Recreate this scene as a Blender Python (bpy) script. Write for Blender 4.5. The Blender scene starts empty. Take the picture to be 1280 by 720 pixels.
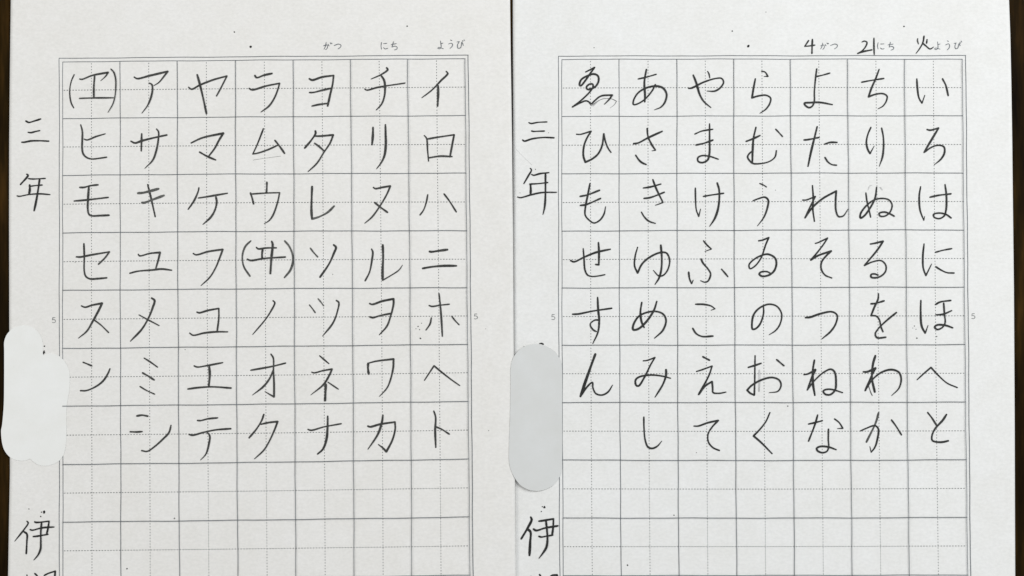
import bpy, bmesh, math, random
from mathutils import Vector
random.seed(7)
sc = bpy.context.scene
col = sc.collection
S = 0.00029                      # metres of tabletop per photograph pixel

# ---------------------------------------------------------------- camera
cam = bpy.data.cameras.new('camera')
cam_o = bpy.data.objects.new('camera', cam)
col.objects.link(cam_o)
CAM_H = 0.62
cam_o.location = (0, 0, CAM_H)
cam_o.rotation_euler = (0, 0, 0)
cam.sensor_width = 36
cam.lens = 36 * CAM_H / (1280 * S)
cam.clip_start = 0.01
cam.clip_end = 20
sc.camera = cam_o

# ---------------------------------------------------------------- world and lamps (indoor, soft daylight)
world = bpy.data.worlds.new('World')
sc.world = world
world.use_nodes = True
bg = world.node_tree.nodes['Background']
bg.inputs['Color'].default_value = (0.93, 0.97, 1.0, 1)
bg.inputs['Strength'].default_value = 0.34

def area(name, loc, target, size, size_y, watts, color):
    l = bpy.data.lights.new(name, 'AREA')
    l.shape = 'RECTANGLE'; l.size = size; l.size_y = size_y
    l.energy = watts; l.color = color
    o = bpy.data.objects.new(name, l)
    col.objects.link(o)
    o.location = loc
    o.rotation_euler = (Vector(target) - Vector(loc)).to_track_quat('-Z', 'Y').to_euler()
    return o
area('window_light', (0.75, 0.58, 0.85), (0.02, 0.0, 0), 0.8, 0.8, 13.4, (0.97, 0.99, 1.0))
area('side_light', (-1.25, 0.25, 0.85), (0.0, 0.0, 0), 0.22, 0.5, 7.0, (1.0, 0.985, 0.95))

sc.view_settings.view_transform = 'Standard'
sc.view_settings.look = 'None'
sc.view_settings.exposure = 0.05
sc.view_settings.gamma = 1.0

# ---------------------------------------------------------------- materials
def new_mat(name, rough=0.6, spec=0.3):
    m = bpy.data.materials.new(name); m.use_nodes = True
    nt = m.node_tree
    b = nt.nodes['Principled BSDF']
    b.inputs['Roughness'].default_value = rough
    b.inputs['Specular IOR Level'].default_value = spec
    tc = nt.nodes.new('ShaderNodeTexCoord')
    return m, nt, b, tc

def noise(nt, tc, scale, detail=4, rough=0.55, mapping=None):
    n = nt.nodes.new('ShaderNodeTexNoise')
    n.inputs['Scale'].default_value = scale
    n.inputs['Detail'].default_value = detail
    n.inputs['Roughness'].default_value = rough
    if mapping:
        mp = nt.nodes.new('ShaderNodeMapping')
        mp.inputs['Scale'].default_value = mapping
        nt.links.new(tc.outputs['Object'], mp.inputs['Vector'])
        nt.links.new(mp.outputs['Vector'], n.inputs['Vector'])
    else:
        nt.links.new(tc.outputs['Object'], n.inputs['Vector'])
    return n

def ramp(nt, src, stops):
    r = nt.nodes.new('ShaderNodeValToRGB')
    e = r.color_ramp.elements
    while len(e) < len(stops): e.new(0.5)
    for el, (p, c) in zip(e, stops):
        el.position = p; el.color = (*c, 1)
    nt.links.new(src, r.inputs['Fac'])
    return r

def mul(nt, a, b):
    m = nt.nodes.new('ShaderNodeMix'); m.data_type = 'RGBA'; m.blend_type = 'MULTIPLY'
    m.inputs['Factor'].default_value = 1.0
    nt.links.new(a, m.inputs[6]); nt.links.new(b, m.inputs[7])
    return m.outputs[2]

def paper_mat(name, c, grain=1.0):
    m, nt, b, tc = new_mat(name, 0.75, 0.2)
    lo = tuple(v * (1 - 0.040 * grain) for v in c); hi = tuple(min(1, v * (1 + 0.033 * grain)) for v in c)
    n1 = noise(nt, tc, 1.0, 4, 0.65, (700, 1000, 700))
    r1 = ramp(nt, n1.outputs['Fac'], [(0.34, lo), (0.66, hi)])
    n2 = noise(nt, tc, 34, 3)
    r2 = ramp(nt, n2.outputs['Fac'], [(0.3, (0.975, 0.97, 0.960)), (0.7, (1, 1, 1))])
    n4 = noise(nt, tc, 150, 3)
    r4 = ramp(nt, n4.outputs['Fac'], [(0.3, (0.972, 0.970, 0.960)), (0.7, (1.004, 1.004, 1.004))])
    nt.links.new(mul(nt, mul(nt, r1.outputs['Color'], r2.outputs['Color']), r4.outputs['Color']), b.inputs['Base Color'])
    n3 = noise(nt, tc, 900, 4, 0.6)
    bp = nt.nodes.new('ShaderNodeBump')
    bp.inputs['Strength'].default_value = 0.22 * grain
    bp.inputs['Distance'].default_value = 0.00012
    nt.links.new(n3.outputs['Fac'], bp.inputs['Height'])
    nt.links.new(bp.outputs['Normal'], b.inputs['Normal'])
    return m

def ink_mat(name, dark, light, scale=2600, lo=0.36, hi=0.68):
    m, nt, b, tc = new_mat(name, 0.6, 0.25)
    n = noise(nt, tc, scale, 3, 0.7)
    r = ramp(nt, n.outputs['Fac'], [(lo, dark), (hi, light)])
    n2 = noise(nt, tc, 170, 3)
    r2 = ramp(nt, n2.outputs['Fac'], [(0.32, (0.55, 0.55, 0.55)), (0.68, (1, 1, 1))])
    nt.links.new(mul(nt, r.outputs['Color'], r2.outputs['Color']), b.inputs['Base Color'])
    return m

def wood_mat():
    m, nt, b, tc = new_mat('dark_wood', 0.6, 0.04)
    n = noise(nt, tc, 30, 6, 0.65, (5.0, 0.6, 1.0))
    r = ramp(nt, n.outputs['Fac'], [(0.32, (0.0045, 0.0022, 0.0006)), (0.5, (0.018, 0.0100, 0.0018)), (0.68, (0.048, 0.024, 0.0050))])
    n2 = noise(nt, tc, 9, 3)
    r2 = ramp(nt, n2.outputs['Fac'], [(0.3, (0.55, 0.5, 0.5)), (0.7, (1.25, 1.2, 1.0))])
    nt.links.new(mul(nt, r.outputs['Color'], r2.outputs['Color']), b.inputs['Base Color'])
    return m

M_PAPER_L = paper_mat('warm_white_paper', (0.812, 0.794, 0.770))
M_PAPER_R = paper_mat('cool_white_paper', (0.812, 0.806, 0.793))
M_PATCH_L = paper_mat('pale_grey_redaction', (0.845, 0.843, 0.825), 0.2)  # flat tone of the left redaction blob, not a real card
M_PATCH_R = paper_mat('light_grey_redaction', (0.672, 0.676, 0.668), 0.2)  # flat tone of the digitally edited blob across the seam, no real card
M_PEN_L = ink_mat('soft_pencil', (0.024, 0.024, 0.0225), (0.110, 0.110, 0.103))
M_PEN_R = ink_mat('dark_pencil', (0.012, 0.0125, 0.012), (0.066, 0.068, 0.064))
M_PALE = ink_mat('light_pencil', (0.065, 0.066, 0.06), (0.19, 0.19, 0.18))
M_FAINT = ink_mat('faint_pencil', (0.34, 0.34, 0.33), (0.55, 0.55, 0.53))
M_MARGIN = ink_mat('copied_ink', (0.012, 0.012, 0.012), (0.045, 0.045, 0.043))
M_PRINT = ink_mat('printed_line_ink', (0.095, 0.108, 0.122), (0.22, 0.24, 0.265))
M_DASH = ink_mat('printed_dash_ink', (0.18, 0.19, 0.19), (0.36, 0.37, 0.36))
M_WOOD = wood_mat()

# ---------------------------------------------------------------- helpers
def link(name, me, mat, parent=None):
    me.materials.append(mat)
    o = bpy.data.objects.new(name, me)
    col.objects.link(o)
    if parent: o.parent = parent
    return o

def mesh_of(verts, faces, name):
    me = bpy.data.meshes.new(name)
    me.from_pydata(verts, [], faces)
    me.update()
    return me

def X(px): return (px - 640) * S
def Y(py): return (360 - py) * S
def lerp_tab(tab, t):
    if t <= tab[0][0]: i = 0
    elif t >= tab[-1][0]: i = len(tab) - 2
    else:
        i = 0
        while tab[i + 1][0] < t: i += 1
    (a, va), (b, vb) = tab[i], tab[i + 1]
    return va + (vb - va) * (t - a) / (b - a)
def sstep(a, b, t):
    t = max(0, min(1, (t - a) / (b - a)))
    return t * t * (3 - 2 * t)

L_LEFT = [(-40, 13.9), (0, 13.6), (90, 12.6), (180, 11.7), (280, 11.3), (390, 11.4), (500, 12.0), (590, 12.4), (650, 11.2), (720, 10.0), (850, 8.5)]
L_RIGHT = [(-40, 637.0), (0, 637.6), (60, 638.3), (120, 639.2), (180, 640.1), (300, 641.3), (420, 642.0), (530, 643.0), (620, 643.8), (720, 644.6), (850, 646)]
R_LEFT = [(-40, 641.0), (0, 641.0), (100, 641.1), (250, 641.2), (850, 641.6)]
R_RIGHT = [(-40, 1259.5), (0, 1261.0), (45, 1262.6), (110, 1264.0), (180, 1265.2), (280, 1266.5), (360, 1267.5), (540, 1268.5), (720, 1269.1), (850, 1269.3)]

def h_left(px, py):
    w = 0.22 * math.sin(px / 95 + 0.6) * math.sin(py / 130 + 0.4) + 0.12 * math.sin(px / 48 + py / 75)
    edge = lerp_tab(L_RIGHT, py)
    w += (0.42 + 0.22 * sstep(150, 720, py)) * sstep(edge - 70, edge, px) * sstep(60, 240, py)
    return w * 0.001
def h_right(px, py):
    k = sstep(641, 720, px)
    w = 0.20 * math.sin(px / 105 + 1.9) * math.sin(py / 140 + 1.1) + 0.10 * math.sin(px / 60 - py / 70)
    return (w * k - 0.35 * (1 - k)) * 0.001

def sheet(name, left, right, hf, mat, parent):
    nx, ny, th = 150, 200, 0.00022
    verts, faces = [], []
    y0, y1 = -38, 846
    for j in range(ny + 1):
        py = y0 + (y1 - y0) * j / ny
        a, b = lerp_tab(left, py), lerp_tab(right, py)
        for i in range(nx + 1):
            px = a + (b - a) * i / nx
            verts.append((X(px), Y(py), hf(px, py)))
    n = len(verts)
    verts += [(x, y, z - th) for (x, y, z) in verts]
    def id(i, j): return j * (nx + 1) + i
    for j in range(ny):
        for i in range(nx):
            q = (id(i, j), id(i, j + 1), id(i + 1, j + 1), id(i + 1, j))
            faces.append(q)
            faces.append(tuple(n + v for v in reversed(q)))
    for j in range(ny):
        for i, rev in ((0, True), (nx, False)):
            q = (id(i, j), id(i, j + 1), n + id(i, j + 1), n + id(i, j))
            faces.append(q if not rev else tuple(reversed(q)))
    for i in range(nx):
        for j, rev in ((0, False), (ny, True)):
            q = (id(i, j), id(i + 1, j), n + id(i + 1, j), n + id(i, j))
            faces.append(q if not rev else tuple(reversed(q)))
    me = mesh_of(verts, faces, name)
    bm = bmesh.new(); bm.from_mesh(me)
    bmesh.ops.recalc_face_normals(bm, faces=bm.faces)
    bm.to_mesh(me); bm.free()
    o = link(name, me, mat, parent)
    for p in me.polygons: p.use_smooth = abs(p.normal.z) > 0.5
    return o

class Ribbons:
    """flat ink laid on a sheet: every piece is a strip following the sheet's surface"""
    def __init__(self, hf, lift):
        self.hf = hf; self.z = lift; self.v = []; self.f = []
    def vert(self, px, py):
        self.v.append((X(px), Y(py), self.hf(px, py) + self.z))
        return len(self.v) - 1
    def strip(self, pts, widths, caps=True):
        n = len(pts)
        L, R = [], []
        tang = []
        for i in range(n):
            a = pts[max(0, i - 1)]; b = pts[min(n - 1, i + 1)]
            dx, dy = b[0] - a[0], b[1] - a[1]
            d = math.hypot(dx, dy) or 1
            tang.append((dx / d, dy / d))
        for i in range(n):
            tx, ty = tang[i]; w = widths[i] / 2
            self.z += 4e-7
            L.append(self.vert(pts[i][0] + ty * w, pts[i][1] - tx * w))
            R.append(self.vert(pts[i][0] - ty * w, pts[i][1] + tx * w))
        for i in range(n - 1):
            self.f.append((L[i], R[i], R[i + 1], L[i + 1]))
        if caps:
            for i, sgn in ((0, -1), (n - 1, 1)):
                w = widths[i] / 2
                tx, ty = tang[i]
                ring = [L[i]]
                for k in range(1, 5):
                    a = math.pi * k / 5
                    ox = ty * math.cos(a) * w + sgn * tx * math.sin(a) * w * 0.8
                    oy = -tx * math.cos(a) * w + sgn * ty * math.sin(a) * w * 0.8
                    ring.append(self.vert(pts[i][0] + ox, pts[i][1] + oy))
                ring.append(R[i])
                self.f.append(tuple(ring if sgn < 0 else reversed(ring)))
        self.z += 6e-6
    def line(self, pts, w):
        self.strip(pts, [w] * len(pts), caps=False)
    def blob(self, px, py, r):
        ring = []
        for k in range(9):
            a = -2 * math.pi * k / 9
            q = r * random.uniform(0.7, 1.15)
            ring.append(self.vert(px + math.cos(a) * q * random.uniform(0.85, 1.2), py + math.sin(a) * q))
        self.f.append(tuple(ring)); self.z += 4e-6
    def build(self, name, mat, parent, label=None):
        me = mesh_of(self.v, self.f, name)
        bm = bmesh.new(); bm.from_mesh(me)
        for f in bm.faces:
            f.normal_update()
            if f.normal.z < 0: f.normal_flip()
        bm.to_mesh(me); bm.free()
        o = link(name, me, mat, parent)
        if label: o['label'] = label
        return o

def smooth(pts, step=1.1):
    if len(pts) == 2:
        pts = [pts[0], ((pts[0][0] + pts[1][0]) / 2, (pts[0][1] + pts[1][1]) / 2), pts[1]]
    out = []
    n = len(pts)
    for i in range(n - 1):
        p1, p2 = pts[i], pts[i + 1]
        p0 = pts[i - 1] if i else (2 * p1[0] - p2[0], 2 * p1[1] - p2[1])
        p3 = pts[i + 2] if i + 2 < n else (2 * p2[0] - p1[0], 2 * p2[1] - p1[1])
        # centripetal Catmull-Rom
        def tj(t, a, b): return t + max(1e-4, math.hypot(b[0] - a[0], b[1] - a[1])) ** 0.5
        t0 = 0; t1 = tj(t0, p0, p1); t2 = tj(t1, p1, p2); t3 = tj(t2, p2, p3)
        m = max(2, int(math.hypot(p2[0] - p1[0], p2[1] - p1[1]) / step))
        for k in range(m):
            t = t1 + (t2 - t1) * k / m
            def mix(a, b, ta, tb): return tuple(a[c] * (tb - t) / (tb - ta) + b[c] * (t - ta) / (tb - ta) for c in (0, 1))
            a1 = mix(p0, p1, t0, t1); a2 = mix(p1, p2, t1, t2); a3 = mix(p2, p3, t2, t3)
            b1 = mix(a1, a2, t0, t2); b2 = mix(a2, a3, t1, t3)
            out.append(mix(b1, b2, t1, t2))
    out.append(pts[-1])
    return out

def parse(txt, ox, oy, k, w_def):
    """'w9 x,y x,y* x,y> ; ...'  * = sharp corner, > = fades thin at the end, ~ / ~~ = pale / faint stroke"""
    res = []
    for part in txt.split(';'):
        toks = part.split()
        if not toks: continue
        w = w_def; tone = 0; taper = False; segs = [[]]
        for t in toks:
            if t[0] == 'w': w = float(t[1:]); continue
            if t == '~': tone = 1; continue
            if t == '~~': tone = 2; continue
            corner = t.endswith('*')
            if t.endswith('>'): taper = True
            x, y = t.rstrip('*>').split(',')
            p = (ox + float(x) / k, oy + float(y) / k)
            segs[-1].append(p)
            if corner: segs.append([p])
        segs = [s for s in segs if len(s) > 1]
        res.append((segs, w / k, tone, taper))
    return res

def write(name, label, txt, ox, oy, k, hf, mat, parent, w_def=8, wscale=1.0, lift=7e-5):
    groups = {}
    for segs, w, tone, taper in parse(txt, ox, oy, k, w_def):
        w *= wscale
        if tone not in groups: groups[tone] = Ribbons(hf, lift)
        rb = groups[tone]
        total = sum(len(smooth(s)) for s in segs)
        done = 0
        ph = random.uniform(0, 6.28)
        t0 = max(0.5, 1 - 13 / max(1, total))
        for si, s in enumerate(segs):
            pts = smooth(s)
            ws = []
            for i in range(len(pts)):
                t = (done + i) / max(1, total - 1)
                f = 0.90 + 0.12 * math.sin(ph + t * 7.3) + random.uniform(-0.05, 0.05)
                if t < 0.06: f *= 0.80 + 0.2 * t / 0.06
                if taper and t > t0: f *= 1 - 0.58 * ((t - t0) / (1 - t0)) ** 1.4
                elif t > 0.9: f *= 1 - 0.18 * (t - 0.9) / 0.1
                ws.append(w * f)
            done += len(pts)
            rb.strip(pts, ws)
    mats = {0: mat, 1: M_PALE, 2: M_FAINT}
    main = None
    for tone in sorted(groups):
        if main is None:
            main = groups[tone].build(name, mats[tone], parent, label)
        else:
            groups[tone].build('faint_stroke', mats[tone], main)
    return main

def thing(name, label, cat, group=None):
    o = bpy.data.objects.new(name, None)
    col.objects.link(o)
    o.empty_display_size = 0.02
    o['label'] = label; o['category'] = cat
    if group: o['group'] = group
    return o

# ---------------------------------------------------------------- the tabletop
bm = bmesh.new()
bmesh.ops.create_cube(bm, size=1)
for v in bm.verts:
    v.co.x *= 1.1; v.co.y *= 0.8; v.co.z = v.co.z * 0.03 - 0.0158
bmesh.ops.bevel(bm, geom=list(bm.edges), offset=0.003, segments=3, affect='EDGES')
me = bpy.data.meshes.new('tabletop'); bm.to_mesh(me); bm.free()
table = link('tabletop', me, M_WOOD)
table['kind'] = 'structure'

# ---------------------------------------------------------------- the two sheets
grp = 'handwriting practice sheets side by side'
SL = thing('practice_sheet', 'warm white gridded practice sheet filled with handwritten angular katakana, no date written above its grid', 'paper sheet', grp)
SR = thing('practice_sheet', 'cool white gridded practice sheet filled with handwritten curvy hiragana, with pencilled 4 21 火 on top', 'paper sheet', grp)
sheet('paper', L_LEFT, L_RIGHT, h_left, M_PAPER_L, SL)
sheet('paper', R_LEFT, R_RIGHT, h_right, M_PAPER_R, SR)

# printed grid, read off the copies: the lines are slightly bent as in the photocopy
def quad(tab, t):
    (a, va), (b, vb), (c, vc) = tab
    return (va * (t - b) * (t - c) / ((a - b) * (a - c)) + vb * (t - a) * (t - c) / ((b - a) * (b - c)) + vc * (t - a) * (t - b) / ((c - a) * (c - b)))
VL = [[78.7, 78.4, 78.5], [150.25, 150.5, 150.9], [221.6, 222.5, 224.0], [294.3, 295.3, 297.0], [366.5, 368.1, 369.6], [438.1, 440.8, 442.5], [509.6, 512.7, 514.6], [581.5, 584.0, 586.7]]
OL = ([74.3, 74.2, 74.0], [585.3, 588.2, 590.6])
HL = [[77.5, 75.4, 73.3], [148.3, 146.3, 144.5], [219.3, 217.5, 216.5], [291.2, 289.3, 288.4], [363.0, 361.1, 359.5], [435.5, 433.3, 430.3], [507.5, 505.4, 501.5], [580.5, 578.0, 573.6], [652.5, 650.0, 646.0], [724.8, 722.3, 718.6], [797, 794.5, 790.5]]
OHL = [73.0, 71.0, 68.8]
VR = [[702.3, 702.6, 703.6], [774.0, 774.4, 775.8], [846.2, 846.7, 848.0], [917.1, 918.3, 920.2], [987.8, 990.2, 992.3], [1059.3, 1062.0, 1064.2], [1130.6, 1133.0, 1135.5], [1202.6, 1205.6, 1208.4]]
OR_ = ([698.3, 698.4, 699.3], [1207.0, 1210.2, 1212.5])
HR = [[74.4, 73.8, 74.2], [145.7, 144.9, 144.8], [217.4, 216.5, 216.3], [289.0, 287.8, 287.4], [360.0, 359.3, 358.8], [431.3, 431.2, 430.6], [503.0, 502.9, 502.5], [574.8, 575.3, 574.5], [647.3, 647.3, 646.5], [719.3, 719.0, 718.4], [791.5, 791.2, 790.4]]
OHR = [70.1, 69.7, 69.5]

def grid(parent, hf, V, O, H, OH, ylev, xlev):
    vx = lambda row, y: quad(list(zip(ylev, row)), y)
    hy = lambda row, x: quad(list(zip(xlev, row)), x)
    def wob(t, s): return 0.18 * math.sin(t / 23 + s) + 0.10 * math.sin(t / 9 + 2 * s)
    def vline(rb, row, y0, y1, w, s=0):
        n = int((y1 - y0) / 6); rb.line([(vx(row, y0 + (y1 - y0) * i / n) + wob(y0 + (y1 - y0) * i / n, s), y0 + (y1 - y0) * i / n) for i in range(n + 1)], w)
    def hline(rb, row, x0, x1, w, s=0):
        n = int((x1 - x0) / 6); rb.line([(x0 + (x1 - x0) * i / n, hy(row, x0 + (x1 - x0) * i / n) + wob(x0 + (x1 - x0) * i / n, s)) for i in range(n + 1)], w)
    top, bot = H[0], H[-1]
    xl, xr = V[0][0], V[-1][0]
    # solid ruling
    rb = Ribbons(hf, 2.2e-5)
    for c, row in enumerate(V):
        yt = hy(top, row[0]); yb = hy(bot, row[2])
        vline(rb, row, yt, yb, 0.74, c)
    rb.z = 3.4e-5
    for r, row in enumerate(H):
        x0 = vx(V[0], row[0]) - 0.3; x1 = vx(V[-1], row[2]) + 0.3
        hline(rb, row, x0, x1, 0.82, r + 3)
    rb.build('ruled_grid', M_PRINT, parent)
    # outer frame
    rb = Ribbons(hf, 2.2e-5)
    OB = [v + 4.3 for v in bot]
    for row in O:
        vline(rb, row, hy(OH, row[0]), hy(OB, row[2]), 0.80, 1.3)
    rb.z = 3.4e-5
    for row in (OH, OB):
        hline(rb, row, vx(O[0], row[0]) - 0.4, vx(O[1], row[2]) + 0.4, 0.86, 2.1)
    rb.build('grid_border', M_PRINT, parent)
    # dashed centre guides
    rb = Ribbons(hf, 2.2e-5)
    for c in range(len(V) - 1):
        row = [(a + b) / 2 for a, b in zip(V[c], V[c + 1])]
        y = hy(top, row[0]) + 2.0; yb = hy(bot, row[2])
        while y < yb:
            rb.line([(vx(row, y), y), (vx(row, y + 1.55), y + 1.55)], 0.9); rb.z = 2.2e-5; y += 3.62
    for r in range(len(H) - 1):
        row = [(a + b) / 2 for a, b in zip(H[r], H[r + 1])]
        x = vx(V[0], row[0]) + 1.2; xb = vx(V[-1], row[2]) - 1
        rb.z = 4.6e-5
        while x < xb:
            rb.line([(x, hy(row, x)), (x + 1.9, hy(row, x + 1.9))], 0.92); rb.z = 4.6e-5; x += 3.62
    rb.build('dashed_guides', M_DASH, parent)

grid(SL, h_left, VL, OL, HL, OHL, (75, 360, 630), (79, 297, 585))
grid(SR, h_right, VR, OR_, HR, OHR, (75, 390, 630), (702, 920, 1206))

# ---------------------------------------------------------------- handwriting: (character, reading, tile origin, strokes)
KATAKANA = [
 ('we in brackets', (70, 60), 'w6 92,133 78,165 70,205 71,245 78,278 90,300 ; 119,155* 130,157 180,138 261,122* 250,140 224,164> ; 194,142 190,195 190,248 ; w7 118,252 180,250 288,249 ; w6 275,105 290,122 299,155 300,190 296,240 285,280 261,322>'),
 ('a', (70, 60), 'w9 391,145* 405,153 470,138 559,117* 540,142 515,172 490,188> ; w8 465,175 479,182 483,205 476,245 460,285 430,326>'),
 ('ya', (70, 60), '663,196* 678,206 720,185 790,158 855,140* 840,170 822,205 803,240 ; w9 706,133 718,175 735,245 753,328'),
 ('ra', (70, 60), 'w9 994,137* 1003,148 1040,136 1081,127 ; 966,202* 980,209 1050,190 1118,176* 1110,205 1092,250 1065,290 1025,320>'),
 ('hi', (70, 60), '124,384 132,415 132,460 131,500 137,530 155,548 180,555 220,551 254,546 ; w7 141,455* 155,460 200,443 247,429'),
 ('sa', (70, 60), 'w9 375,466* 395,475 430,464 490,449 555,435 ; 429,428 428,470 427,515 ; 503,405 513,418 512,460 503,510 485,560 445,602>'),
 ('ma', (70, 60), 'w9 676,475* 730,450 837,426* 815,462 795,500 765,540* ; w8 718,520 755,541 799,560'),
 ('mu', (70, 60), 'w7 1037,403 1025,435 1005,485 984,530* 1010,525 1060,508 1110,485 ; w8 1094,461 1115,487 1143,527 ; ~~ w1.6 985,560 1050,550 1125,540'),
 ('yo', (300, 60), 'w9 346,153* 360,160 410,145 468,137* 463,180 450,235 438,290 ; 347,222 365,222 410,211 458,200 ; 359,290 390,283 440,276'),
 ('chi', (300, 60), 'w8 732,98* 739,107 710,130 655,155> ; w9 705,137 720,160 725,195 722,240 708,280 681,310> ; w7 623,204* 633,210 690,196 825,175'),
 ('i', (300, 60), '1031,117* 1039,127 1005,163 960,210 909,249> ; w10 991,188 991,230 988,291'),
 ('ta', (300, 60), 'w9 376,414 378,425 355,462 323,500 ; w8 372,440 400,440 466,434* 450,475 420,520 385,575 340,618> ; w8 372,475 395,492 421,515'),
 ('ri', (300, 60), 'w10 665,396 664,440 660,484 ; w10 727,383 728,430 729,480 723,535 708,570 683,604>'),
 ('ro', (300, 60), 'w7 921,437* 933,452 938,510 943,566 ; w8 938,455 990,446 1071,434* 1062,480 1050,545 ; 945,549 1000,541 1061,543'),
 ('mo', (70, 215), '119,77 140,77 170,69 211,64 ; 91,145 140,141 262,127 ; w9 165,74 161,130 160,190 166,212 180,219 220,218 266,216'),
 ('ki', (70, 215), '~ w11 410,106 435,104 514,84 ; ~ w10 430,153 440,154 490,136 541,117 ; w8 459,62 470,105 485,170 497,224'),
 ('ke', (70, 215), 'w8 715,78 712,95 690,145 661,187 ; 712,130 740,126 858,106 ; w9 800,125 804,150 795,190 775,225 735,262>'),
 ('u', (70, 215), '1054,50 1054,75 1052,103 ; 972,104* 980,128 988,160 ; w7 976,110 1050,105 1118,103* 1108,150 1085,215 1065,243 1041,258>'),
 ('se', (70, 215), '140,358 142,420 142,495 150,522 170,534 210,533 255,529 ; 102,424* 120,425 180,414 268,399* 245,430 213,461'),
 ('yu', (70, 215), '412,411* 418,419 470,407 521,402* 512,440 498,488 ; 370,506* 410,496 480,490 530,485 579,491'),
 ('fu', (70, 215), '686,407* 700,414 760,398 834,387* 822,420 800,475 770,525 725,568>'),
 ('wi in brackets', (70, 215), 'w8 1001,376* 1010,384 1050,380 1102,379 ; w9 1033,388 1030,410 1031,435 ; w8 956,435* 972,442 1040,432 1147,425 ; w10 1078,346 1083,360 1077,430 1072,508 ; ~ w8 974,344 948,370 934,405 932,440 940,475 970,521 ; ~ w9 1143,344 1165,370 1182,410 1185,445 1172,490 1142,528'),
 ('re', (300, 215), 'w10 360,72 358,130 357,195 360,235* ; ~ w9 360,235 400,222 440,200 471,170'),
 ('nu', (300, 215), '667,77* 676,83 710,77 752,70* 735,110 700,170 660,225 624,256> ; 673,152 700,174 738,202'),
 ('ha', (300, 215), 'w7 939,113 932,150 918,190 900,215 ; w7 1020,109 1045,142 1082,200'),
 ('so', (300, 215), 'w9 468,364* 480,376 470,405 445,460 400,526 ; ~ w7 351,380 368,402 389,425'),
 ('ru', (300, 215), 'w8 658,385 664,400 660,440 648,500 626,544 ; w10 714,364 716,430 713,500 714,541* ; w6 714,541 750,520 795,490 813,465>'),
 ('ni', (300, 215), 'w10 947,397* 955,399 1000,393 1038,388 ; w10 913,482 960,474 1020,469 1083,469'),
 ('su', (70, 355), 'w9 127,109* 145,116 180,106 231,96* 215,130 185,185 155,235 112,271> ; w6 192,180 225,205 264,243'),
 ('me', (70, 355), 'w9 478,70* 493,82 483,120 465,165 430,225 372,286> ; w6 415,154 455,176 516,208'),
 ('ko', (70, 355), '704,140* 715,144 760,132 814,122* 814,170 806,236 ; 668,245* 685,256 740,245 800,239 859,239'),
 ('no', (70, 355), 'w7 1085,83* 1094,93 1075,135 1045,180 983,253>'),
 ('n', (70, 355), 'w7 135,391 155,399 180,410 ; w8 270,423 260,447 235,485 195,515 150,533 122,533'),
 ('mi', (70, 355), 'w7 440,370 470,389 508,416 ; 432,444 460,460 491,480 ; w6 419,512 450,531 493,551'),
 ('e', (70, 355), '690,409* 705,415 760,407 834,393 ; w10 766,411 769,450 764,513 ; w8 659,525 710,518 780,514 876,520'),
 ('o', (70, 355), '974,431 1020,423 1080,412 1149,395 ; 1075,350 1087,370 1088,430 1091,500 1091,564* 1070,552 1045,537> ; 1087,430 1070,470 1040,510 983,555>'),
 ('tsu', (300, 355), 'w8 482,82* 494,92 488,135 465,195 413,261> ; ~ w6 347,104 360,120 377,144 ; ~ w6 390,73 403,88 419,109'),
 ('wo', (300, 355), 'w9 648,97* 660,102 710,86 768,74* 768,100 752,165 735,210 697,254> ; 649,164* 665,168 700,158 755,147'),
 ('ho', (300, 355), 'w7 945,107* 960,112 1000,106 1047,101 ; w8 995,48 1002,110 1008,190 1012,262 ; w7 957,168 950,200 930,230 ; w6 1058,160 1075,182 1096,204'),
 ('ne', (300, 355), 'w7 398,358 420,377 445,398 ; w8 359,440* 370,444 415,433 461,425* 450,450 420,500 355,554> ; w6 440,490 465,507 493,526 ; w10 430,500 428,540 426,583'),
 ('wa', (300, 355), 'w10 641,396 640,420 644,450 ; w8 641,396 680,386 768,375* 766,420 752,480 735,520 697,562>'),
 ('he', (300, 355), 'w7 922,482 945,447 970,409* 1010,442 1055,477 1099,508'),
 ('shi', (70, 450), 'w9 403,280 430,276 459,281 ; 370,359 400,360 431,358 ; 575,326 565,362 535,395 490,435 455,457 428,453'),
 ('te', (70, 450), '707,302* 722,303 760,294 809,289 ; 666,372* 682,376 740,361 800,349 875,343 ; 756,361 769,378 765,420 750,470 723,500>'),
 ('ku', (70, 450), '1040,271 1030,300 1005,342 966,389 ; 1025,321 1060,313 1109,307* 1095,345 1065,410 1040,450 993,494>'),
 ('na', (300, 450), 'w10 439,280 438,340 432,400 415,445 388,470 ; w7 340,346* 355,351 420,334 507,318'),
 ('ka', (300, 450), 'w9 639,330* 650,334 700,321 775,310* 776,345 762,400 732,458* 715,440 692,422> ; w9 715,275 710,310 690,370 640,446>'),
 ('to', (300, 450), 'w9 969,255 978,285 976,350 979,437 ; w7 980,334 1010,347 1047,371'),
]
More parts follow.
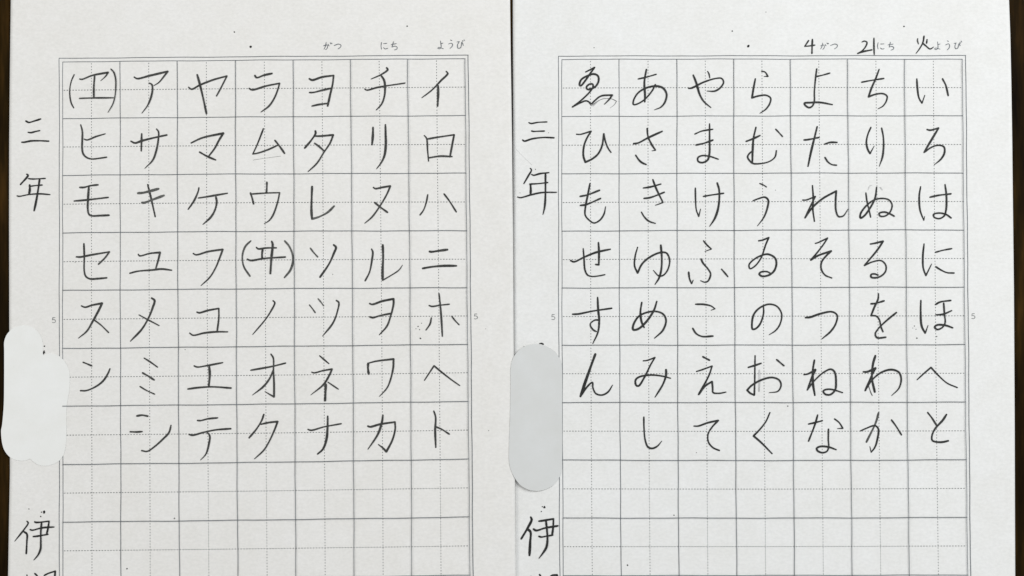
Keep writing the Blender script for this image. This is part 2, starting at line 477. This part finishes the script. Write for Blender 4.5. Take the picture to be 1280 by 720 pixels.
HIRAGANA = [
 ('we', (690, 60), 'w8 168,120 180,114 213,97* 195,122 165,165 145,188 138,186 145,160 175,140 210,130 230,140 233,165 220,190 200,203 178,207 172,197 185,182 202,180 206,190 195,212 150,258 102,295* 140,275 170,264 185,270 195,280 215,262 245,240 302,235* 285,258 262,281> ; ~ w2.2 195,290 230,265 262,253 300,255 323,266* 310,285 290,300>'),
 ('a', (690, 60), 'w7 430,155 470,146 522,131 ; w9 472,107 462,170 465,235 464,270 ; w8 517,182 500,215 460,260 420,282 407,282 408,262 430,225 470,200 520,190 555,200 573,230 565,270 545,295 512,309>'),
 ('ya', (690, 60), 'w8 683,201* 695,201 760,170 820,152 848,152 858,170 845,195 815,215 775,215> ; w6 778,116 785,130 789,150 ; w9 706,135 720,170 740,235 760,268 795,298>'),
 ('ra', (690, 60), 'w7 1048,116 1065,120 1080,142* 1060,142> ; w8 1017,153 1008,200 1000,249* 1030,240 1070,236 1093,250 1090,275 1070,305 1040,326>'),
 ('hi', (690, 60), '122,431* 140,432 196,416* 175,450 160,490 157,540 167,571* 200,555 230,530 250,490 259,428* 268,470 280,500 295,522'),
 ('sa', (690, 60), 'w9 408,478* 430,475 480,449 552,416 ; 476,402 480,440 500,485 518,511* 500,514> ; 418,535 435,560 450,573 472,583'),
 ('ma', (690, 60), 'w7 714,430 750,415 805,406 ; 720,485 760,476 805,460 ; w8 788,378 788,450 787,530 778,560 750,573 730,565 730,548 750,538 790,542 832,556'),
 ('mu', (690, 60), 'w9 970,467* 1000,456 1041,437 ; w9 1020,396 1008,450 1003,520 1002,577 ; w7 1003,513 985,530 978,545 990,565 1005,577 1040,578 1085,568 1115,545 1122,513 ; w6 1118,405 1135,423 1153,443'),
 ('yo', (910, 60), 'w7 440,143 475,135 510,125 ; w8 444,104 437,160 432,220 431,270 420,292 405,298 385,285 382,276 410,273 460,272 522,283'),
 ('chi', (910, 60), 'w7 668,171 710,163 780,152 ; w8 756,106 740,150 718,200 703,244* 735,232 775,228 795,240 793,262 775,290 750,304>'),
 ('i', (910, 60), '944,154 947,200 955,250 970,276* 984,236> ; 1072,154 1088,185 1101,239'),
 ('ta', (910, 60), 'w8 379,460 400,458 456,447 ; w9 446,393 432,450 415,520 400,592 ; w8 482,481 510,472 546,472 ; w7 484,546 500,570 520,583 543,586'),
 ('ri', (910, 60), 'w8 715,396 700,430 692,470 698,505 710,528* 731,490> ; w8 768,400 776,440 778,490 772,545 756,592>'),
 ('ro', (910, 60), 'w9 995,407* 1010,411 1053,400* 1035,430 1005,480 980,522* ; w8 980,522 1020,495 1055,486 1080,495 1082,525 1065,555 1031,584>'),
 ('mo', (690, 215), 'w8 190,57 180,110 168,170 166,215 185,240 210,255 240,240 260,210 268,173> ; 140,122 175,115 238,91 ; 141,167 170,163 243,132'),
 ('ki', (690, 215), '456,80 490,75 545,60 ; 459,132 490,128 562,101 ; 504,37 520,80 555,152* 535,160 517,166> ; w7 447,200 462,225 485,246 517,257'),
 ('ke', (690, 215), 'w7 717,80 718,140 722,190 734,222* 743,185> ; w7 757,122 790,116 859,106 ; w9 826,54 836,90 833,170 815,230 788,272>'),
 ('u', (690, 215), 'w6 1038,57 1055,64 1073,75 ; 1005,144 1030,134 1065,126 1081,140 1078,175 1060,225 1027,270>'),
 ('se', (690, 215), 'w9 93,443* 110,449 160,426 220,402 292,386 ; w9 232,352 235,400 234,464* 218,462 ; w7 156,382 160,430 165,490 178,515 200,522 235,519 265,513'),
 ('yu', (690, 215), 'w8 428,376 416,420 413,470 428,505* 450,460 490,425 540,403 572,405 588,440 578,490 555,517 535,520 506,491> ; w9 544,365 549,430 546,490 535,530 515,562>'),
 ('fu', (690, 215), 'w7 757,343 775,365 797,385* 765,397> ; w8 745,434 755,455 780,485 793,510 780,545 765,551 742,543> ; w8 683,500 688,535 698,558* 706,540> ; w7 847,485 862,502 880,524'),
 ('wi', (690, 215), 'w8 1033,344 1050,341 1084,328* 1070,360 1045,430 1015,470 990,483 985,465 1000,445 1040,420 1080,411 1115,430 1122,460 1110,495 1085,515 1050,521 1036,510 1045,500 1075,498 1095,508'),
 ('re', (910, 215), 'w8 422,67 426,130 424,185 432,247 ; w8 373,140 390,140 437,122* 420,155 385,229* 420,180 470,135 541,95* 538,140 540,195 552,222 575,220 600,185>'),
 ('nu', (910, 215), 'w7 689,104 695,150 705,190 713,226 ; w8 743,76 735,130 710,180 680,220 662,230 662,210 690,170 730,140 770,132 805,140 820,165 810,200 785,220 760,220 755,207 780,200 805,207 831,221'),
 ('ha', (910, 215), 'w8 963,73 956,120 960,190 979,242* 983,222> ; w8 1009,126 1050,117 1115,109 ; w8 1085,62 1092,120 1090,190 1080,220 1055,233 1030,225 1027,212 1055,205 1090,212 1116,230'),
 ('so', (910, 215), 'w8 436,357* 450,353 498,330* 475,365 440,410 414,440* 450,418 516,395* 490,420 468,450 466,485 485,515 519,530'),
 ('ru', (910, 215), '711,360 730,357 775,346* 750,385 682,467* 720,450 765,443 788,465 788,495 765,520 735,529 715,525 715,513 730,509 750,515'),
 ('ni', (910, 215), 'w8 980,359 974,420 976,480 989,518* 1018,459> ; w7 1038,401 1075,391 1119,383 ; w7 1038,473 1065,490 1095,503 1131,505'),
 ('su', (690, 355), 'w8 102,151 130,150 200,136 299,121 ; w9 228,66 231,130 236,180 230,240 204,298> ; w7 232,180 215,180 194,195 191,205 205,228 222,238'),
 ('me', (690, 355), 'w9 449,91 442,140 448,190 461,218 ; w9 524,86 510,130 470,190 430,225 406,228 405,210 430,165 470,143 520,137 555,150 570,180 555,230 512,271>'),
 ('ko', (690, 355), 'w8 717,101 760,102 795,110 815,124* 795,131> ; w8 703,221 720,247 750,262 805,260'),
 ('no', (690, 355), 'w8 1057,105 1057,150 1040,200 1020,222 1003,226 1000,190 1010,150 1040,118 1085,101 1125,112 1148,150 1140,200 1118,232 1085,254>'),
 ('n', (690, 355), 'w12 217,350 195,410 165,495 142,563* ; w8 142,563 175,515 202,492 205,520 220,548 250,555 280,540 303,505>'),
 ('mi', (690, 355), 'w8 456,384* 475,382 515,367* 495,400 460,470 432,510 420,505 418,480 435,465 490,455 550,460 593,471 ; w9 570,427 570,455 555,500 515,566>'),
 ('e', (690, 355), 'w8 753,363 770,372 788,381 ; w8 722,437* 745,430 800,410* 785,455 733,552* 765,510 800,487* 803,520 805,542 835,546 869,540'),
 ('o', (690, 355), 'w9 980,417 1010,408 1046,396 ; w8 1015,358 1014,420 1013,490 1011,555* 990,545 975,530* 1000,505 1050,478 1100,467 1135,480 1145,505 1130,535 1085,543> ; w7 1122,377 1140,392 1160,409'),
 ('tsu', (910, 355), 'w9 387,168* 410,166 460,149 520,139 545,155 540,195 515,235 470,274>'),
 ('wo', (910, 355), 'w8 714,99 735,97 781,84 ; w8 752,48 750,75 732,115 715,158* 740,160 755,175 765,215 775,239 ; w8 842,142 790,185 750,225 736,250 745,268 789,266'),
 ('ho', (910, 355), 'w9 964,81 963,140 968,210 986,246* 1000,207> ; w8 1036,103 1060,90 1114,82 ; w8 1038,154 1075,151 1118,133 ; w8 1078,95 1082,150 1085,195 1070,218 1045,227 1033,215 1045,205 1085,206 1124,219'),
 ('ne', (910, 355), 'w10 432,380 424,430 425,500 434,557 ; w9 379,453 400,449 437,428* 420,465 396,530* ; w8 396,530 430,485 480,440 515,426 533,440 540,490 535,530 510,553 485,550 476,535 490,527 520,527 573,543'),
 ('wa', (910, 355), 'w10 737,358 725,400 720,470 734,540 ; w9 676,439 695,439 738,420* 720,455 686,533* ; w8 686,533 720,480 770,440 820,428 855,442 866,475 855,520 818,558> ; ~ w4 700,500 715,545 722,558'),
 ('he', (910, 355), 'w7 945,479 980,447 1015,417* 1050,455 1095,495 1147,518'),
 ('shi', (690, 450), 'w8 459,285 460,340 466,400 480,435 500,442 525,432 549,405>'),
 ('te', (690, 450), 'w8 709,330* 730,330 780,313 831,302* 800,335 780,370 782,410 805,438 837,452'),
 ('ku', (690, 450), 'w8 1089,262 1070,305 1040,345 1007,379* 1045,412 1100,468'),
 ('na', (910, 450), 'w8 401,320 430,314 472,303 ; w8 448,274 435,320 402,406 ; w7 532,294 555,312 574,341* 546,343> ; w8 502,345 501,400 503,430 495,455 470,463 446,452 443,441 460,432 500,434 541,448'),
 ('ka', (910, 450), 'w8 661,355* 690,342 735,328 752,345 748,390 735,435 716,461* 709,432> ; w7 817,299 840,330 868,375 ; ~ w9 753,264 740,310 692,410'),
 ('to', (910, 450), 'w8 998,262 1020,290 1045,330 ; w9 1093,272 1075,300 1035,345 1020,380 1022,402 1045,410 1075,410 1102,404'),
]
for read, (ox, oy), txt in KATAKANA:
    write('handwritten_character', 'pencilled katakana ' + read, txt, ox, oy, 4, h_left, M_PEN_L, SL, 8, 1.25)
for read, (ox, oy), txt in HIRAGANA:
    write('handwritten_character', 'pencilled hiragana ' + read, txt, ox, oy, 4, h_right, M_PEN_R, SR, 8, 1.24)

# ---------------------------------------------------------------- margin kanji, date, printed words
MARGIN_L = [
 ('three', (0, 120), 'w17 260,250* 290,265 340,252 410,230 ; w16 282,363 310,367 350,357 400,346 ; w17 218,462 240,463 310,450 400,448 490,452'),
 ('year', (0, 200), 'w20 268,142* 282,152 205,246 ; w14 285,186 320,190 455,184 ; w20 398,190 385,280 365,400 342,508 ; w14 310,262 350,256 425,250 ; w22 298,248 300,290 292,345 ; w14 172,358* 190,363 290,345 400,338 502,346'),
 ('i beside two ink dots', (0, 630), 'w17 268,172* 282,188 240,255 146,373> ; w18 235,275 268,300 268,380 262,497 ; w17 345,178* 360,184 490,172* 480,240 465,305 ; w17 300,255* 320,262 420,238 540,230 ; w17 330,325 360,323 480,303 ; w18 415,190 408,280 408,380 405,450 380,510 338,560>'),
 ('cut off by the edge of view', (0, 630), 'w14 268,708 272,745 282,800 ; w16 345,693 372,722 390,760 ; w18 440,716 480,695 552,672* 545,740 520,850 ; w14 452,735 460,800 455,860'),
]
MARGIN_R = [
 ('three', (640, 130), 'w14 168,185* 190,194 260,183 350,179 ; w14 195,268* 210,273 260,272 325,270 ; w16 106,358* 122,370 200,348 320,334 420,338'),
 ('year', (640, 200), 'w16 182,82* 195,98 165,155 118,237 ; w16 195,142* 215,152 280,136 370,126 ; w14 175,240 260,236 358,225 ; w20 185,240 188,300 185,345 ; w18 335,135 335,250 333,400 325,480 310,545> ; w15 55,368* 80,376 200,345 300,325 445,323'),
 ('i beside two ink dots', (640, 630), 'w22 186,130* 197,155 160,235 92,350 ; w24 155,250 185,280 182,380 175,515 ; w19 268,172 300,168 415,148* 412,230 402,310 ; w19 215,250* 240,265 330,240 460,218 ; w16 268,322 290,330 350,320 410,310 ; w20 340,170 350,260 355,350 345,430 310,490 270,543>'),
 ('cut off by the edge of view', (640, 630), 'w18 275,706 292,732 300,760 ; w20 380,728 400,714 450,710* 448,760 430,850 ; w14 190,722 205,790'),
]
for read, (ox, oy), txt in MARGIN_L:
    write('margin_kanji', 'dark margin kanji ' + read, txt, ox, oy, 8, h_left, M_MARGIN, SL, 16, 1.1)
for read, (ox, oy), txt in MARGIN_R:
    write('margin_kanji', 'dark margin kanji ' + read, txt, ox, oy, 8, h_right, M_MARGIN, SR, 16, 1.15)
DATE = [
 ('pencilled number 4', (990, 20), 'w15 168,243 150,270 128,303* 180,298 230,290 ; w18 205,232 202,300 200,375'),
 ('pencilled number 21', (990, 20), 'w15 700,260 725,250 750,262 745,290 710,340 655,375* ; w19 655,375 700,358 800,338 ; w17 820,220 820,300 823,385'),
 ('pencilled kanji fire', (1080, 20), 'w17 600,200 590,260 560,320 520,375> ; w17 590,275 620,300 660,330 695,310> ; ~ w15 537,225 534,245 545,280 ; w16 630,235 625,275'),
]
for lab, (ox, oy), txt in DATE:
    write('handwritten_date', lab, txt, ox, oy, 8, h_right, M_PEN_R, SR, 16, 1.05)
WORDS_L = [
 ('printed word gatsu', (380, 20), '195,298 225,288 235,300 230,325 215,335 ; 222,262 215,300 200,332 ; 240,280 250,300 ; 262,265 268,280 ; 275,268 280,278 ; 300,295 345,280 370,292 365,310 340,328'),
 ('printed word nichi', (380, 20), '775,262 770,300 775,332 ; 795,275 830,272 ; 795,315 810,328 838,322 ; 870,285 925,275 ; 895,255 880,310* 910,300 932,312 928,330 905,338'),
 ('printed word youbi', (480, 20), '565,248 570,315 555,328 538,322 545,313 595,328 ; 570,278 590,270 ; 665,240 680,247 ; 645,280 675,272 687,285 680,305 660,325 ; 730,260 755,255* 735,290 740,322 765,318 775,285 778,260 795,295 ; 785,245 790,255 ; 800,238 805,248'),
]
WORDS_R = [
 ('printed word gatsu', (990, 20), '288,298 315,288 325,300 318,325 308,332 ; 308,268 302,300 287,330 ; 332,283 342,298 ; 350,268 356,280 ; 362,270 367,278 ; 385,294 430,279 455,290 450,310 425,328'),
 ('printed word nichi', (990, 20), '862,265 856,300 862,330 ; 885,280 920,278 ; 885,318 900,330 922,326 ; 960,288 1012,280 ; 985,262 972,310* 1000,303 1018,315 1012,332 990,340'),
 ('printed word youbi', (1080, 20), '735,258 738,320 725,335 705,330 715,320 760,332 ; 740,285 760,280 ; 830,248 845,255 ; 815,290 845,278 855,295 850,320 830,340 ; 900,275 920,270* 908,300 915,328 935,322 945,290 950,275 960,300 ; 958,262 962,275 ; 970,250 975,262'),
]
for lab, (ox, oy), txt in WORDS_L:
    write('printed_word', lab, txt, ox, oy, 8, h_left, M_PRINT, SL, 7.5)
for lab, (ox, oy), txt in WORDS_R:
    write('printed_word', lab, txt, ox, oy, 8, h_right, M_PRINT, SR, 7.5)
FIVE = '28,0 5,0* 2,22* 16,19 31,27 32,40 20,50 0,47'
for (x, y), hf, par in (((65.4, 397.0), h_left, SL), ((592.8, 392.4), h_left, SL), ((689.6, 393.2), h_right, SR), ((1214.6, 392.0), h_right, SR)):
    write('row_number', 'small printed number 5', FIVE, x, y, 8, hf, M_DASH, par, 6.5)

# ---------------------------------------------------------------- ink specks and smudges of the copy
def speck(hf, par, mat, *pts):
    for x, y, r in pts:
        rb = Ribbons(hf, 5e-5); rb.blob(x, y, r); rb.build('ink_speck', mat, par)
speck(h_left, SL, M_MARGIN, (313.5, 58.6, 1.7), (55, 640.2, 2.0), (55.6, 432.7, 1.0))
write('ink_speck', None, 'w5 55.3,438.6 54.2,442.5 ; w3 55,440 56.2,441', 0, 0, 1, h_left, M_MARGIN, SL, 2, 0.45)
speck(h_left, SL, M_PEN_L, (293, 40, 0.9), (509, 32.5, 1.0), (51.8, 640.2, 0.9), (50.7, 645.7, 0.95), (218, 648, 1.0), (158.8, 710.8, 1.1), (36, 636.3, 0.7))
speck(h_left, SL, M_PALE, (522.5, 408, 0.9), (524.5, 412, 0.8), (520, 411, 0.6), (525.5, 423, 1.1), (527, 404, 0.6), (231.3, 437, 0.6), (416, 343, 0.6), (94, 328, 0.5))
speck(h_left, SL, M_FAINT, (607, 411, 0.5), (611, 538, 0.8))
speck(h_right, SR, M_MARGIN, (935.6, 57.6, 1.7), (680.6, 634.1, 1.8))
write('ink_speck', None, 'w2 674.5,429.5 677,429.2 679.5,430.2 ; w1.4 677,429.8 679.5,430.6', 0, 0, 1, h_right, M_MARGIN, SR, 2, 0.9)
speck(h_right, SR, M_PEN_R, (915.4, 38.8, 1.0), (1130, 33.1, 1.0), (742.6, 59.6, 0.6), (957.6, 15, 0.6), (678, 633.5, 0.9), (676.7, 639.4, 0.9), (842.5, 644, 0.9), (784.2, 706.3, 1.1), (669.4, 211.6, 0.6), (655, 433.5, 0.7))
speck(h_right, SR, M_PALE, (1143, 407.5, 0.8), (1141, 410, 0.6), (1145, 411.5, 0.6), (1146, 422.6, 1.0), (1171, 420.7, 0.8), (870.5, 565.7, 0.6), (984.5, 507.5, 0.9), (650, 241, 0.5), (685.6, 166, 0.5), (969.5, 237.7, 0.5))

# half-erased pencil marks
M_GHOST = ink_mat('erased_pencil', (0.71, 0.70, 0.695), (0.79, 0.785, 0.775))
def ghost(ox, oy, hf, par, txt):
    write('erased_mark', None, txt, ox, oy, 4, hf, M_GHOST, par, 6, 1.0, 6e-5)
ghost(690, 355, h_right, SR, 'w11 1036,430 1036,480 1034,536')
ghost(910, 215, h_right, SR, 'w5 700,90 708,70 720,66 ; 760,76 772,90')
ghost(690, 60, h_right, SR, 'w5 205,290 235,262 262,250')
ghost(640, 130, h_right, SR, 'w1.1 20,225 55,262 100,305')

# ---------------------------------------------------------------- redaction blobs of a digital edit, added as thin slabs over the margins
def patch(name, label, outline, zf, mat, th=0.00005):
    pts = []
    n = len(outline)
    for i in range(n):
        p0, p1, p2, p3 = outline[i - 1], outline[i], outline[(i + 1) % n], outline[(i + 2) % n]
        for k in range(5):
            t = k / 5
            pts.append(tuple(0.5 * (2 * p1[c] + (p2[c] - p0[c]) * t + (2 * p0[c] - 5 * p1[c] + 4 * p2[c] - p3[c]) * t * t + (3 * p1[c] - p0[c] - 3 * p2[c] + p3[c]) * t ** 3) for c in (0, 1)))
    m = len(pts)
    cx = sum(p[0] for p in pts) / m; cy = sum(p[1] for p in pts) / m
    levels = [1.0, 0.9, 0.78, 0.64, 0.5, 0.36, 0.22, 0.1]
    v, f = [], []
    for side in (th, 0.0):
        base = len(v)
        for lv in levels:
            for x, y in pts:
                qx, qy = cx + (x - cx) * lv, cy + (y - cy) * lv
                v.append((X(qx), Y(qy), zf(qx, qy) + side))
        v.append((X(cx), Y(cy), zf(cx, cy) + side))
        for r in range(len(levels) - 1):
            for i in range(m):
                a = base + r * m
                f.append((a + i, a + (i + 1) % m, a + m + (i + 1) % m, a + m + i))
        a = base + (len(levels) - 1) * m
        f += [(a + i, a + (i + 1) % m, a + m) for i in range(m)]
    half = len(v) // 2
    f += [(i, (i + 1) % m, half + (i + 1) % m, half + i) for i in range(m)]
    me = mesh_of(v, f, name)
    bm = bmesh.new(); bm.from_mesh(me)
    bmesh.ops.recalc_face_normals(bm, faces=bm.faces)
    bm.to_mesh(me); bm.free()
    o = link(name, me, mat)
    o['label'] = label; o['category'] = 'paper patch'; o['group'] = 'pale redaction blobs covering the margins'
    return o
OUT_L = [(5.2, 440), (5.1, 428), (7.5, 420), (11.5, 414.5), (18, 409.3), (26, 406.9), (33, 406.6), (40, 408.7), (46.5, 413.5), (51.5, 421), (53.6, 430), (53.9, 443.2),
 (58.5, 442.3), (66, 441.8), (74, 445), (81, 452), (86, 462), (87.2, 472), (86.2, 490), (83.4, 507), (82.8, 525), (82.9, 545), (81.5, 560), (78.5, 570), (72.5, 577), (64, 581), (55.5, 582.4),
 (47, 580.5), (41, 576.5), (37.5, 573.4), (33, 575.2), (26, 576), (18, 574.3), (12.5, 571.3), (7.5, 566), (4, 559), (2, 549), (1.4, 538), (2.8, 530), (4.8, 505), (5.2, 470)]
OUT_R = [(638.3, 480), (638.2, 462), (640.5, 449.5), (646.5, 440), (655, 433.3), (664, 430.4), (673, 430.2), (682, 432.6), (691, 437.8), (698, 445.5), (702, 455), (702.8, 470),
 (702.8, 500), (702.8, 540), (702.8, 575), (701.5, 590), (697, 600), (689.5, 607.8), (680, 612.2), (670.5, 613.6), (660.5, 611.8), (650.5, 606), (643, 596.5), (638, 585), (636.2, 573), (636.4, 555), (637.6, 520)]
patch('redaction_blob', 'white cloud-shaped redaction blob over the margin of the katakana sheet, jutting onto the dark table', OUT_L,
      lambda x, y: h_left(max(x, 12.5), y) + 0.00006, M_PATCH_L)
def seam_z(x, y):
    k = 1 - sstep(640, 698, x)
    edge = lerp_tab(L_RIGHT, y)
    return (1 - k) * h_right(x, y) + k * h_left(min(x, edge), y) + 0.00010
patch('redaction_blob', 'grey capsule-shaped redaction blob over the margin of the hiragana sheet, across the seam between sheets', OUT_R, seam_z, M_PATCH_R)
